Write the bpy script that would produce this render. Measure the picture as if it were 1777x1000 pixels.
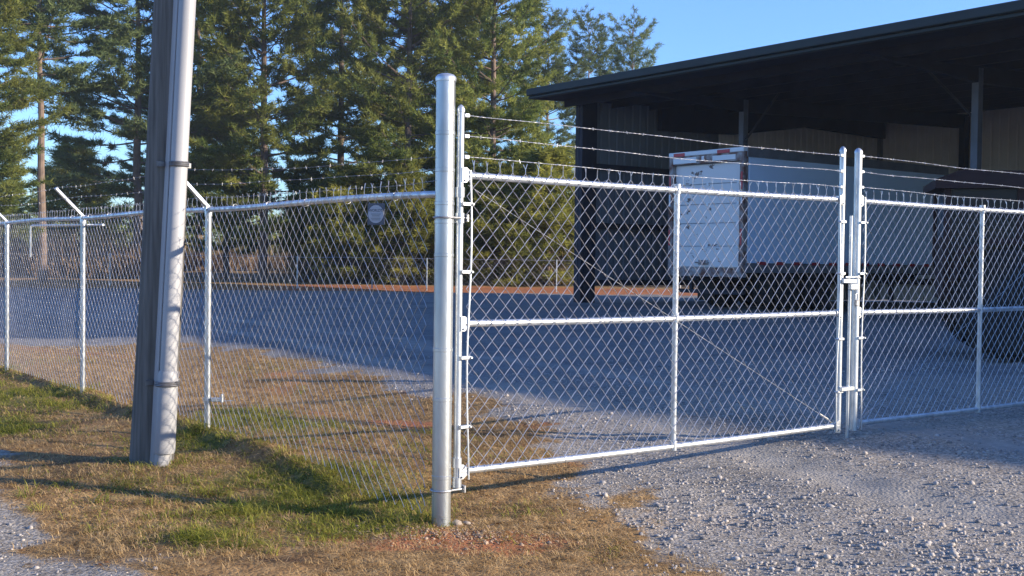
import bpy, math, random
import numpy as np
from mathutils import Vector, Matrix
random.seed(7); rng = np.random.default_rng(7)
PI = math.pi; R = math.radians
for o in list(bpy.data.objects): bpy.data.objects.remove(o)
SC = bpy.context.scene; COL = SC.collection

# ------------------------------------------------------------------ camera, sky, sun
CAMZ, FPX = 1.6, 2000.0
pitch, roll = R(-1.43), 0.0125
fw = Vector((0, math.cos(pitch), math.sin(pitch)))
rt0 = Vector((1, 0, 0)); up0 = rt0.cross(fw)
rt = (rt0 * math.cos(roll) + up0 * math.sin(roll)).normalized(); up = rt.cross(fw)
cam = bpy.data.objects.new('camera', bpy.data.cameras.new('camera')); COL.objects.link(cam)
m = Matrix.Identity(4)
for i in range(3): m[i][0], m[i][1], m[i][2] = rt[i], up[i], -fw[i]
m[2][3] = CAMZ
cam.matrix_world = m
cam.data.sensor_width = 36; cam.data.lens = 36 * FPX / 1777; cam.data.clip_end = 3000; cam.data.clip_start = 0.05
SC.camera = cam
SUN_EL = R(17.25); SD = Vector((0.97, -0.25, 0)).normalized()      # towards the sun, in plan
w = bpy.data.worlds.new("World"); SC.world = w; w.use_nodes = True
nt = w.node_tree; sky = nt.nodes.new('ShaderNodeTexSky'); sky.sky_type = 'NISHITA'; sky.sun_disc = False
sky.sun_elevation = SUN_EL; sky.sun_rotation = math.atan2(SD.x, SD.y); sky.air_density = 1.25; sky.dust_density = 0.1; sky.ozone_density = 2.6
bg = nt.nodes['Background']; tn = nt.nodes.new('ShaderNodeMix'); tn.data_type = 'RGBA'; tn.blend_type = 'MULTIPLY'; tn.inputs[0].default_value = 1
tn.inputs[7].default_value = (0.50, 0.74, 1.28, 1)                 # cool white balance of the photograph, on the whole sky alike
nt.links.new(sky.outputs[0], tn.inputs[6]); nt.links.new(tn.outputs[2], bg.inputs[0]); bg.inputs[1].default_value = 0.115
sl = bpy.data.lights.new('sun', 'SUN'); sl.energy = 5.0; sl.angle = R(0.5); sl.color = (1.0, 0.87, 0.70)
so = bpy.data.objects.new('sun', sl); COL.objects.link(so)
sdir = Vector((SD.x * math.cos(SUN_EL), SD.y * math.cos(SUN_EL), math.sin(SUN_EL)))
so.rotation_euler = sdir.to_track_quat('Z', 'Y').to_euler()
SC.view_settings.view_transform = 'Standard'; SC.view_settings.look = 'None'
SC.view_settings.exposure = 1.12; SC.view_settings.gamma = 1; SC.view_settings.use_curve_mapping = False

# ------------------------------------------------------------------ helpers
def W(u, v, z=0.0): return np.array((0.8 * u - 0.6 * v, 0.6 * u + 0.8 * v, z))
def UV(x, y): return 0.8 * x + 0.6 * y, -0.6 * x + 0.8 * y
UD, VD, ZD = W(1, 0), W(0, 1), np.array((0, 0, 1.0))
def atpx(px, y):                                      # plan position seen in picture column px at depth y
    return (px - 888) / FPX * y, y
def sst(a, b, t):
    t = np.clip((t - a) / (b - a), 0, 1); return t * t * (3 - 2 * t)
def vnoise(x, y, s, seed=0):                          # smooth value noise
    x = np.asarray(x, float) / s + seed * 17.3; y = np.asarray(y, float) / s + seed * 9.1
    xi, yi = np.floor(x), np.floor(y); fx, fy = x - xi, y - yi
    fx = fx * fx * (3 - 2 * fx); fy = fy * fy * (3 - 2 * fy)
    def h(a, b): return np.modf(np.abs(np.sin(a * 127.1 + b * 311.7 + seed * 3.7) * 43758.5453))[0]
    return (h(xi, yi) * (1 - fx) + h(xi + 1, yi) * fx) * (1 - fy) + (h(xi, yi + 1) * (1 - fx) + h(xi + 1, yi + 1) * fx) * fy
def zg(x, y):                                         # terrain height
    x = np.asarray(x, float); y = np.asarray(y, float); u, v = UV(x, y)
    near = 1 - sst(33, 50, y)
    z = 0.065 * sst(6.2, 9, v) * (1 - sst(4, 7, u)) + 0.22 * sst(4.6, 8.2, u) + 0.18 * sst(10, 22, u)
    z = z + 0.05 * np.exp(-(((x + 1.9) / 1.1) ** 2 + ((y - 8.3) / 0.75) ** 2))
    z = z + .075 * sst(3.60, 3.70, u) * (1 - sst(4.0, 6.0, u)) * sst(6.4, 7.0, v)
    z = z * near + 0.05 * (1 - near) + sst(51.8, 55.5, y) * .22
    z = z + (vnoise(x, y, 1.3, 1) - .5) * 0.05 + (vnoise(x, y, .35, 2) - .5) * 0.022 + (vnoise(x, y, .12, 3) - .5) * 0.010
    z = z - .018 * ruts(x, y) + sst(62, 130, y) * 2.2 + sst(55, 66, y) * (vnoise(x, y, 6, 4) - .3) * .7
    return z
OV = np.array([4.0, 5.5, 6.6, 9, 12, 17.7, 21, 60]); OU = np.array([4.2, 5.15, 5.5, 6.7, 6.9, 7.1, 4.6, 3])
def gravelmask(x, y):
    u, v = UV(x, y); nz = (vnoise(x, y, .7, 5) - .5) * 1.1 + (vnoise(x, y, .18, 6) - .5) * .5
    g1 = sst(-.45, .45, u - np.interp(v, OV, OU, left=4.0) + nz * .9)
    g2 = sst(-.3, .35, 1.92 - u + nz * .7)
    g3 = sst(-.4, .4, y - 19.6 + nz)
    return np.clip(np.maximum(np.maximum(g1, g2), g3), 0, 1) * (1 - sst(51.5, 52.6, y + nz * .6))
def greenmask(x, y):
    g = 1.15 * np.exp(-(((x + 1.75) / 1.05) ** 2 + ((y - 7.85) / 0.95) ** 2))
    g = g + 0.9 * np.exp(-(((x + .95) / .45) ** 2 + ((y - 6.75) / 0.32) ** 2)) + .8 * np.exp(-(((x + 1.62) / .32) ** 2 + ((y - 6.4) / .2) ** 2))
    u, v = UV(x, y)
    g = g + 0.55 * sst(8.6, 9.6, y) * (1 - sst(3.5, 3.9, u)) * sst(1.9, 2.6, u) * (1 - sst(13, 17, y))
    g = g + 0.5 * np.exp(-(((x + 2.0) / .8) ** 2 + ((y - 10.2) / 1.0) ** 2)) + .55 * np.exp(-(((x - .1) / .3) ** 2 + ((y - 7.2) / .22) ** 2))
    g = g * (.45 + 1.1 * vnoise(x, y, .5, 8)) + (vnoise(x, y, .9, 9) > .74) * .28
    return np.clip(g * (.35 + 1.1 * vnoise(x, y, 1.1, 14)), 0, 1)
def claymask(x, y):
    c = 1.0 * np.exp(-(((x + .35) / .75) ** 2 + ((y - 6.55) / .3) ** 2)) + .35 * np.exp(-(((x + .6) / .9) ** 2 + ((y - 10.6) / .5) ** 2))
    c = c + .4 * sst(.70, .85, vnoise(x, y, .8, 11)) * (y < 20)
    c = c + sst(51.3, 52.0, y) * (1 - sst(54.5, 56, y)) * sst(-14, -6, x) + .45 * sst(51.3, 52, y) * (1 - sst(54, 56, y)) * (1 - sst(-14, -6, x))
    return np.clip(c * (.6 + .8 * vnoise(x, y, .3, 12)), 0, 1)

def ruts(x, y):                                        # two worn wheel tracks through the gate opening
    u, v = UV(x, y); c = 7.7 + .05 * (v - 5.8) + .9 * np.sin((v - 5.8) / 7) + (vnoise(x, y, 2.5, 90) - .5) * .5
    return np.clip(np.exp(-((u - c - .85) / .24) ** 2) + np.exp(-((u - c + .85) / .24) ** 2), 0, 1) * (.55 + .7 * vnoise(x, y, .8, 91)) * sst(3, 4, v)
class MB:
    def __init__(s): s.v = []; s.f = []; s.n = 0
    def add(s, v, f):
        v = np.asarray(v, float); s.v.append(v); s.f += [tuple(i + s.n for i in q) for q in f]; s.n += len(v); return s
    def box(s, c, sz, ax=None, bev=0):                # centred box; ax = 3 axis rows
        ax = np.eye(3) if ax is None else np.asarray(ax, float)
        h = np.array(sz) / 2.0
        if bev <= 0:
            k = np.array([(x, y, z) for x in (-1, 1) for y in (-1, 1) for z in (-1, 1)]) * h
            return s.add(np.array(c) + k @ ax, [(0, 1, 3, 2), (4, 6, 7, 5), (0, 4, 5, 1), (2, 3, 7, 6), (0, 2, 6, 4), (1, 5, 7, 3)])
        b = min(bev, min(h) * .9); vs = []; 
        for z, q in ((-h[2], b), (-h[2] + b, 0), (h[2] - b, 0), (h[2], b)):
            X, Y = h[0] - q, h[1] - q; e = b if q == 0 else b * .6
            vs += [(X - e, -Y, z), (X, -Y + e, z), (X, Y - e, z), (X - e, Y, z), (-X + e, Y, z), (-X, Y - e, z), (-X, -Y + e, z), (-X + e, -Y, z)]
        fs = [tuple(range(7, -1, -1)), tuple(range(24, 32))]
        for r in range(3):
            for i in range(8): fs.append((r * 8 + i, r * 8 + (i + 1) % 8, r * 8 + 8 + (i + 1) % 8, r * 8 + 8 + i))
        return s.add(np.array(c) + np.array(vs) @ ax, fs)
    def tube(s, pts, r, n=10, cap=True):
        pts = np.asarray(pts, float); m_ = len(pts); r = np.broadcast_to(np.asarray(r, float), (m_,))
        d = np.gradient(pts, axis=0); d /= np.linalg.norm(d, axis=1)[:, None] + 1e-12
        ref = np.array((0, 0, 1.0)) if abs(d[0][2]) < .9 else np.array((1.0, 0, 0))
        a = np.cross(d, ref); a /= np.linalg.norm(a, axis=1)[:, None] + 1e-9; b = np.cross(d, a)
        th = np.arange(n) * 2 * PI / n
        V = pts[:, None, :] + r[:, None, None] * (np.cos(th)[None, :, None] * a[:, None, :] + np.sin(th)[None, :, None] * b[:, None, :])
        fs = []
        for i in range(m_ - 1):
            for j in range(n): fs.append((i * n + j, i * n + (j + 1) % n, i * n + n + (j + 1) % n, i * n + n + j))
        if cap: fs += [tuple(range(n))[::-1], tuple(range((m_ - 1) * n, m_ * n))]
        return s.add(V.reshape(-1, 3), fs)
    def lathe(s, c, prof, n=24, axis=(0, 0, 1)):      # prof: (r, h) along axis
        ax = np.array(axis, float); ax /= np.linalg.norm(ax); c = np.array(c, float)
        return s.tube([c + ax * h for _, h in prof], [max(r, 1e-4) for r, _ in prof], n) if False else s._lathe(c, ax, prof, n)
    def _lathe(s, c, ax, prof, n):
        ref = np.array((1.0, 0, 0)) if abs(ax[0]) < .9 else np.array((0, 1.0, 0))
        a = np.cross(ax, ref); a /= np.linalg.norm(a); b = np.cross(ax, a); th = np.arange(n) * 2 * PI / n
        ring = np.cos(th)[:, None] * a + np.sin(th)[:, None] * b
        V = np.concatenate([c + ax * h + max(r, 1e-4) * ring for r, h in prof]); fs = []
        for i in range(len(prof) - 1):
            for j in range(n): fs.append((i * n + j, i * n + (j + 1) % n, i * n + n + (j + 1) % n, i * n + n + j))
        fs += [tuple(range(n))[::-1], tuple(range((len(prof) - 1) * n, len(prof) * n))]
        return s.add(V, fs)
    def prism(s, poly, a, b, origin, ux, uy, uz):     # polygon (x,y) in ux,uy extruded along uz a..b
        o = np.array(origin, float); n = len(poly)
        V = [o + ux * p[0] + uy * p[1] + uz * a for p in poly] + [o + ux * p[0] + uy * p[1] + uz * b for p in poly]
        fs = [tuple(range(n))[::-1], tuple(range(n, 2 * n))] + [(i, (i + 1) % n, n + (i + 1) % n, n + i) for i in range(n)]
        return s.add(V, fs)
ORG = {}
def link_mesh(name, V, F, mat, parent=None, smooth=False):
    """V (n,3) world coordinates, F faces list or (m,k) array"""
    org = ORG.get(parent.name, np.zeros(3)) if parent else np.zeros(3)
    V = np.asarray(V, float) - org
    me = bpy.data.meshes.new(name)
    if isinstance(F, np.ndarray):
        k = F.shape[1]; me.vertices.add(len(V)); me.vertices.foreach_set('co', V.astype(np.float32).ravel())
        me.loops.add(F.size); me.loops.foreach_set('vertex_index', F.astype(np.int32).ravel())
        me.polygons.add(len(F)); me.polygons.foreach_set('loop_start', np.arange(0, F.size, k, dtype=np.int32))
        me.polygons.foreach_set('loop_total', np.full(len(F), k, dtype=np.int32)); me.update(calc_edges=True)
    else: me.from_pydata(V.tolist(), [], F); me.update()
    if smooth:
        me.polygons.foreach_set('use_smooth', [True] * len(me.polygons))
        try: me.set_sharp_from_angle(angle=R(40))
        except Exception: pass
    for mm in (mat if isinstance(mat, (list, tuple)) else [mat]): me.materials.append(mm)
    o = bpy.data.objects.new(name, me); COL.objects.link(o)
    if parent: o.parent = parent; ORG[o.name] = org
    return o
def part(name, mb, mat, parent=None, smooth=True, label=None):
    o = link_mesh(name, np.concatenate(mb.v), mb.f, mat, parent, smooth)
    if label: o['label'] = label
    return o
def tag(o, label, cat, group=None, kind=None):
    if label: o['label'] = label
    if cat: o['category'] = cat
    if group: o['group'] = group
    if kind: o['kind'] = kind
    return o
def thing(name, loc, label, cat, group=None):
    o = bpy.data.objects.new(name, None); COL.objects.link(o); o.location = [float(a) for a in loc]; o.empty_display_size = .2
    ORG[o.name] = np.array(loc, float); return tag(o, label, cat, group)

# ------------------------------------------------------------------ materials
def mat(name, col, rough=.6, metal=0.0, var=None, vs=4.0, bump=0.0, bs=40.0, spec=.5, stretch=None, rvar=0.0, detail=4):
    M = bpy.data.materials.new(name); M.use_nodes = True; n = M.node_tree.nodes; l = M.node_tree.links; b = n['Principled BSDF']
    b.inputs['Base Color'].default_value = (*col, 1); b.inputs['Roughness'].default_value = rough; b.inputs['Metallic'].default_value = metal
    b.inputs['Specular IOR Level'].default_value = spec
    tc = n.new('ShaderNodeTexCoord'); mp = n.new('ShaderNodeMapping'); l.new(tc.outputs['Object'], mp.inputs[0])
    if stretch: mp.inputs['Scale'].default_value = stretch
    if var is not None:
        t = n.new('ShaderNodeTexNoise'); t.inputs['Scale'].default_value = vs; t.inputs['Detail'].default_value = detail; l.new(mp.outputs[0], t.inputs[0])
        cr = n.new('ShaderNodeValToRGB'); cr.color_ramp.elements[0].position = .35; cr.color_ramp.elements[1].position = .68
        cr.color_ramp.elements[0].color = (*col, 1); cr.color_ramp.elements[1].color = (*var, 1)
        l.new(t.outputs[0], cr.inputs[0]); l.new(cr.outputs[0], b.inputs['Base Color'])
        if rvar:
            mr = n.new('ShaderNodeMapRange'); mr.inputs[3].default_value = rough - rvar; mr.inputs[4].default_value = rough + rvar
            l.new(t.outputs[0], mr.inputs[0]); l.new(mr.outputs[0], b.inputs['Roughness'])
    if bump:
        t2 = n.new('ShaderNodeTexNoise'); t2.inputs['Scale'].default_value = bs; t2.inputs['Detail'].default_value = 5; l.new(mp.outputs[0], t2.inputs[0])
        bp = n.new('ShaderNodeBump'); bp.inputs['Strength'].default_value = bump; bp.inputs['Distance'].default_value = .01
        l.new(t2.outputs[0], bp.inputs['Height']); l.new(bp.outputs[0], b.inputs['Normal'])
    return M
GALV = mat('galvanised', (.68, .70, .71), .38, .75, (.42, .45, .47), 13, .12, 60, stretch=(1, 1, .5), rvar=.08)
GALVP = mat('galvanised_post', (.60, .62, .62), .37, .85, (.33, .36, .38), 5, .16, 40, stretch=(1, 1, .3), rvar=.12)
WIRE = mat('galvanised_wire', (.78, .77, .75), .36, .7, (.50, .50, .51), 14)
ZINC = mat('dull_zinc', (.42, .43, .44), .5, .8, (.28, .27, .26), 20)
WOOD = mat('weathered_pole_wood', (.16, .15, .135), .9, 0, (.09, .083, .072), 6, .7, 18, stretch=(6, 6, .35), spec=.2)
PVC = mat('grey_white_conduit', (.36, .36, .365), .5, 0, (.28, .28, .285), 2.5, .08, 12, stretch=(1, 1, .3))
STRAP = mat('strap_steel', (.22, .22, .22), .5, .7, (.12, .11, .10), 12)
TEAL = mat('dark_green_trim', (.009, .022, .022), .65, 0, (.006, .014, .015), 1.2)
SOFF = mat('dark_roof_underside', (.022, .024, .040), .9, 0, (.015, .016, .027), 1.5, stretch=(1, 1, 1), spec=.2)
STEEL = mat('painted_frame_steel', (.17, .18, .22), .6, .1, (.12, .13, .15), 2, spec=.3)
DSTEEL = mat('dark_steel', (.035, .035, .045), .7, .1, (.02, .02, .028), 2, spec=.3)
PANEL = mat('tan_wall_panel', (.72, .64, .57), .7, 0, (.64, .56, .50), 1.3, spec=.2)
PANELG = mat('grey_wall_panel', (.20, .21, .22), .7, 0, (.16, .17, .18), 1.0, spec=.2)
TBLUE = mat('pale_blue_panel', (.68, .82, .98), .45, 0, (.64, .78, .95), .8)
TWHITE = mat('trailer_white', (.78, .78, .77), .45, 0, (.70, .71, .71), .8)
RUST = mat('rusty_frame', (.16, .06, .035), .85, .1, (.42, .40, .38), 5.0, .3, 40)
RAILG = mat('aluminium_rail', (.27, .28, .30), .5, .5, (.20, .20, .22), 3)
RED = mat('red_reflector', (.50, .02, .03), .4); WHT = mat('white_reflector', (.75, .75, .75), .4)
RUBBER = mat('tyre_rubber', (.018, .018, .018), .85, 0, (.03, .028, .026), 8, .3, 50, spec=.2)
RIM = mat('rim_paint', (.20, .19, .17), .6, .2, (.12, .10, .08), 5)
MAROON = mat('maroon_paint', (.045, .022, .020), .6, 0, (.03, .015, .014), 3, spec=.2)
GLASS = mat('dark_glass', (.012, .012, .014), .25, 0, spec=.25)
BLACKM = mat('black_plastic', (.02, .02, .02), .6)

def door_material():                                  # white door with brown scrapes
    M = mat('scraped_white_door', (.72, .68, .65), .5); n = M.node_tree.nodes; l = M.node_tree.links; b = n['Principled BSDF']
    tc = n.new('ShaderNodeTexCoord'); t = n.new('ShaderNodeTexNoise'); t.inputs['Scale'].default_value = 2.6; t.inputs['Detail'].default_value = 7; t.inputs['Roughness'].default_value = .7
    mp = n.new('ShaderNodeMapping'); mp.inputs['Scale'].default_value = (.8, .8, 1.4); l.new(tc.outputs['Object'], mp.inputs[0]); l.new(mp.outputs[0], t.inputs[0])
    cr = n.new('ShaderNodeValToRGB'); cr.color_ramp.elements[0].position = .60; cr.color_ramp.elements[1].position = .625
    l.new(t.outputs[0], cr.inputs[0]); mx = n.new('ShaderNodeMix'); mx.data_type = 'RGBA'; mx.inputs[6].default_value = (.72, .68, .65, 1); mx.inputs[7].default_value = (.14, .08, .06, 1)
    l.new(cr.outputs[0], mx.inputs[0]); l.new(mx.outputs[2], b.inputs['Base Color']); return M
DOOR = door_material()

def foliage(name, c1, c2, trans=.42, vs=.7):
    M = bpy.data.materials.new(name); M.use_nodes = True; n = M.node_tree.nodes; l = M.node_tree.links
    for x in list(n): n.remove(x)
    out = n.new('ShaderNodeOutputMaterial'); d = n.new('ShaderNodeBsdfDiffuse'); t = n.new('ShaderNodeBsdfTranslucent'); mx = n.new('ShaderNodeMixShader'); mx.inputs[0].default_value = trans
    tc = n.new('ShaderNodeTexCoord'); ns = n.new('ShaderNodeTexNoise'); ns.inputs['Scale'].default_value = vs; ns.inputs['Detail'].default_value = 3
    cr = n.new('ShaderNodeValToRGB'); cr.color_ramp.elements[0].position = .35; cr.color_ramp.elements[1].position = .66
    cr.color_ramp.elements[0].color = (*c1, 1); cr.color_ramp.elements[1].color = (*c2, 1)
    l.new(tc.outputs['Object'], ns.inputs[0]); l.new(ns.outputs[0], cr.inputs[0])
    oi = n.new('ShaderNodeObjectInfo'); hs = n.new('ShaderNodeHueSaturation'); mr = n.new('ShaderNodeMapRange'); mr.inputs[3].default_value = .8; mr.inputs[4].default_value = 1.2
    l.new(oi.outputs['Random'], mr.inputs[0]); l.new(mr.outputs[0], hs.inputs['Value']); l.new(cr.outputs[0], hs.inputs['Color'])
    l.new(hs.outputs[0], d.inputs[0]); l.new(hs.outputs[0], t.inputs[0]); l.new(d.outputs[0], mx.inputs[1]); l.new(t.outputs[0], mx.inputs[2]); l.new(mx.outputs[0], out.inputs[0]); return M
NEEDLE = foliage('pine_needles', (.12, .165, .045), (.28, .285, .07))
NEEDLE2 = foliage('young_pine_needles', (.17, .19, .045), (.34, .32, .065))
NEEDLE3 = foliage('blue_green_needles', (.11, .155, .07), (.18, .215, .085))
BARK = mat('pine_bark', (.20, .15, .12), .9, 0, (.12, .09, .075), 3, .5, 12, spec=.1)
TWIG = mat('bare_twigs', (.27, .19, .12), .9, 0, (.18, .12, .08), 2, spec=.1)
GREENG = foliage('green_grass_blades', (.16, .19, .03), (.42, .38, .08), .4, 7)
DRYG = foliage('dry_grass_blades', (.36, .23, .10), (.68, .48, .24), .3, 9)

def ground_material():
    M = bpy.data.materials.new('ground_mix'); M.use_nodes = True; n = M.node_tree.nodes; l = M.node_tree.links; b = n['Principled BSDF']
    b.inputs['Roughness'].default_value = .95; b.inputs['Specular IOR Level'].default_value = .1
    tc = n.new('ShaderNodeTexCoord')
    def noise(s, d=4, r=.55):
        t = n.new('ShaderNodeTexNoise'); t.inputs['Scale'].default_value = s; t.inputs['Detail'].default_value = d; t.inputs['Roughness'].default_value = r; l.new(tc.outputs['Object'], t.inputs[0]); return t.outputs[0]
    def ramp(src, stops):
        c = n.new('ShaderNodeValToRGB'); l.new(src, c.inputs[0]); e = c.color_ramp.elements
        while len(e) < len(stops): e.new(.5)
        for i, (p, k) in enumerate(stops): e[i].position = p; e[i].color = (*k, 1)
        return c.outputs[0]
    def mix(f, a, c_, mode='MIX'):
        x = n.new('ShaderNodeMix'); x.data_type = 'RGBA'; x.blend_type = mode
        if isinstance(f, float): x.inputs[0].default_value = f
        else: l.new(f, x.inputs[0])
        l.new(a, x.inputs[6]); l.new(c_, x.inputs[7]); return x.outputs[2]
    def attr(nm):
        a = n.new('ShaderNodeAttribute'); a.attribute_name = nm; return a.outputs['Fac']
    vo = n.new('ShaderNodeTexVoronoi'); vo.inputs['Scale'].default_value = 42; l.new(tc.outputs['Object'], vo.inputs['Vector'])
    vo2 = n.new('ShaderNodeTexVoronoi'); vo2.inputs['Scale'].default_value = 120; l.new(tc.outputs['Object'], vo2.inputs['Vector'])
    sep = n.new('ShaderNodeSeparateColor'); l.new(vo.outputs['Color'], sep.inputs[0])
    sep2 = n.new('ShaderNodeSeparateColor'); l.new(vo2.outputs['Color'], sep2.inputs[0])
    g1 = ramp(sep.outputs[0], [(0, (.12, .11, .095)), (.5, (.29, .268, .235)), (1, (.58, .54, .47))])
    g2 = ramp(sep2.outputs[0], [(0, (.14, .13, .115)), (1, (.47, .43, .375))])
    grav = mix(.5, g1, g2)
    grav = mix(attr('shade_tone'), grav, ramp(noise(3, 3), [(.3, (.13, .135, .15)), (.7, (.20, .205, .22))]))  # shade of the far yard, painted darker and bluer into the gravel
    grav = mix(.8, grav, ramp(noise(.8, 7, .65), [(.32, (.60, .58, .56)), (.5, (.95, .92, .88)), (.68, (1.15, 1.02, .88))]), 'MULTIPLY')
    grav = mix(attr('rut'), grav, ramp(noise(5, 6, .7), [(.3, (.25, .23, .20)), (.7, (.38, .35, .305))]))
    soil = ramp(noise(7, 7, .7), [(.28, (.10, .058, .028)), (.5, (.31, .195, .09)), (.75, (.52, .36, .18))])
    soil = mix(.6, soil, ramp(noise(55, 4, .7), [(.3, (.45, .42, .38)), (.7, (1.25, 1.2, 1.1))]), 'MULTIPLY')
    grn = ramp(noise(14, 6, .7), [(.3, (.05, .06, .015)), (.5, (.12, .12, .035)), (.7, (.26, .20, .08))])
    cly = ramp(noise(12, 6, .7), [(.3, (.27, .10, .045)), (.7, (.42, .18, .085))])
    def sharp(a, s=14, amt=.5):
        nn = noise(s, 5, .7); m1 = n.new('ShaderNodeMath'); m1.operation = 'SUBTRACT'; m1.inputs[1].default_value = .5; l.new(nn, m1.inputs[0])
        m2 = n.new('ShaderNodeMath'); m2.operation = 'MULTIPLY_ADD'; m2.inputs[1].default_value = amt * 2.2; l.new(m1.outputs[0], m2.inputs[0]); l.new(a, m2.inputs[2])
        r_ = n.new('ShaderNodeMapRange'); r_.interpolation_type = 'SMOOTHSTEP'; r_.inputs[1].default_value = .3; r_.inputs[2].default_value = .7; l.new(m2.outputs[0], r_.inputs[0]); return r_.outputs[0]
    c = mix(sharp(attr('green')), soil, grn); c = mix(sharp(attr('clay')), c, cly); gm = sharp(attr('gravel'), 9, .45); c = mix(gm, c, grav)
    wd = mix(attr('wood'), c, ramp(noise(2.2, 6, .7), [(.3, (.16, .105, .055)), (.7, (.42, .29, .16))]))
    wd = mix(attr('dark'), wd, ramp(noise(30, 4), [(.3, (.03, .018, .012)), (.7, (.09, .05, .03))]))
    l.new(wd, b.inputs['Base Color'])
    bp = n.new('ShaderNodeBump'); bp.inputs['Distance'].default_value = .012; bp.inputs['Strength'].default_value = .8
    ad = n.new('ShaderNodeMath'); ad.operation = 'ADD'; l.new(noise(60, 6, .7), ad.inputs[0])
    mm = n.new('ShaderNodeMath'); mm.operation = 'MULTIPLY'; mm.inputs[1].default_value = -.9; l.new(vo.outputs['Distance'], mm.inputs[0]); l.new(mm.outputs[0], ad.inputs[1])
    l.new(ad.outputs[0], bp.inputs['Height']); l.new(bp.outputs[0], b.inputs['Normal']); return M

# ------------------------------------------------------------------ ground
def axis(a, b, step, far_lo, far_hi, g=1.12):
    mid = list(np.arange(a, b, step)); lo = []; s = step; x = a
    while x > far_lo: s *= g; x -= s; lo.append(x)
    hi = []; s = step; x = mid[-1]
    while x < far_hi: s *= g; x += s; hi.append(x)
    return np.array(lo[::-1] + mid + hi)
gx = axis(-7, 7, .06, -900, 900); gy = axis(4.2, 13, .06, -60, 1500)
s_ = .06
gy = np.concatenate([gy[gy < 13], 13 + np.cumsum(np.linspace(.07, .5, 150)), np.array([])]); gy = np.concatenate([gy, gy[-1] + np.cumsum(.5 * 1.13 ** np.arange(1, 50))])
X, Y = np.meshgrid(gx, gy); x_, y_ = X.ravel(), Y.ravel(); V = np.stack([x_, y_, zg(x_, y_)], 1)
nx, ny = len(gx), len(gy); I = (np.arange(ny - 1)[:, None] * nx + np.arange(nx - 1)[None]).ravel(); F = np.stack([I, I + 1, I + nx + 1, I + nx], 1)
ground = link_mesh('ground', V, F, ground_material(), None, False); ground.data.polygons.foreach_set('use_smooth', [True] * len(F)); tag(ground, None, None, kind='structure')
for nm, fn in (('gravel', gravelmask), ('green', greenmask), ('clay', claymask), ('wood', lambda a, b: sst(56, 60, b)), ('shade_tone', lambda a, b: .62 * sst(9.5, 15, b) * (.75 + .5 * vnoise(a, b * .5, 2.2, 92))), ('rut', ruts), ('dark', lambda a, b: np.clip(.9 * np.exp(-(((a + 1.2) / .28) ** 2 + ((b - 6.02) / .13) ** 2)) * (.4 + vnoise(a, b, .08, 15)) + .45 * sst(.66, .8, vnoise(a, b, .45, 16)) * (b < 14), 0, 1) * (1 - gravelmask(a, b)))):
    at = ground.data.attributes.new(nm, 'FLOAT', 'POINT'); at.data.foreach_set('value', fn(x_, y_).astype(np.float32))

# ------------------------------------------------------------------ shed
zS = .42
EV, ENDV, NEARV, BACKU, EU = 25.9, 25.35, -22.0, 35.5, 20.0
shed = thing('storage_shed', W(EU + 4, 5, 0), 'long dark open sided metal shed with a green roof edge, trailer parked under it', 'shed')
def roof_z(u): return 6.12 + (u - EU) * .045
mb = MB()
prof = [(EU + .05, roof_z(EU) + .02), (BACKU + .5, roof_z(BACKU) + .02), (BACKU + .5, roof_z(BACKU) + .16), (EU + .05, roof_z(EU) + .16)]
mb.prism(prof, NEARV, EV - .02, (0, 0, 0), UD, ZD, VD)
for v in np.arange(NEARV + .3, EV, .6): mb.prism([(EU + .1, roof_z(EU) + .16), (BACKU + .4, roof_z(BACKU) + .16), (BACKU + .4, roof_z(BACKU) + .20), (EU + .1, roof_z(EU) + .20)], v, v + .05, (0, 0, 0), UD, ZD, VD)
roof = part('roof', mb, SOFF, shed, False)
mb = MB()                                              # fascia / gutter
mb.box(W(EU - .06, (EV + NEARV) / 2, 6.30), (.22, EV - NEARV, .20), (UD, VD, ZD), .02)
mb.box(W(EU - .02, (EV + NEARV) / 2, 6.155), (.14, EV - NEARV, .07), (UD, VD, ZD), .01)
mb.prism([(EU, 6.13), (BACKU + .5, roof_z(BACKU)), (BACKU + .5, roof_z(BACKU) + .28), (EU, 6.39)], EV - .015, EV + .05, (0, 0, 0), UD, ZD, VD)
part('gutter', mb, TEAL, roof, False)
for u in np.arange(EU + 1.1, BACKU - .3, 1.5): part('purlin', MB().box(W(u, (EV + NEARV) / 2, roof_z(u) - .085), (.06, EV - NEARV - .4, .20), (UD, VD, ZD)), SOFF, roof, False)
colV = [21.9, 14.85, 7.8, .75, -6.3, -13.4, -20.5]
for v in colV:
    mb = MB(); u = 24.4; p = W(u, v)
    mb.box(W(u, v, (zS + 6.1) / 2 - .05), (.19, .17, 6.1 - zS + .1), (UD, VD, ZD)); mb.box(W(u, v, zS + .02), (.34, .34, .04), (UD, VD, ZD)); part('column', mb, STEEL, shed, False)
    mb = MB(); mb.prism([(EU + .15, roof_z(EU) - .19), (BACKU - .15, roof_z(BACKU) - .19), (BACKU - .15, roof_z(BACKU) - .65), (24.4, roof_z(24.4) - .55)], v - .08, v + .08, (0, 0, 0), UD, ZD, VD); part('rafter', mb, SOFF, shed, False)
    mb = MB(); s = -1 if v > 20 else 1
    mb.tube([W(u, v + s * .1, 5.0), W(u, v + s * 1.25, roof_z(u) - .15)], .032, 6); part('brace', mb, DSTEEL, shed, False)
    mb = MB(); mb.box(W(BACKU - .25, v, 3.4), (.3, .2, 6.3), (UD, VD, ZD)); part('wall_column', mb, DSTEEL, shed, False)
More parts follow.
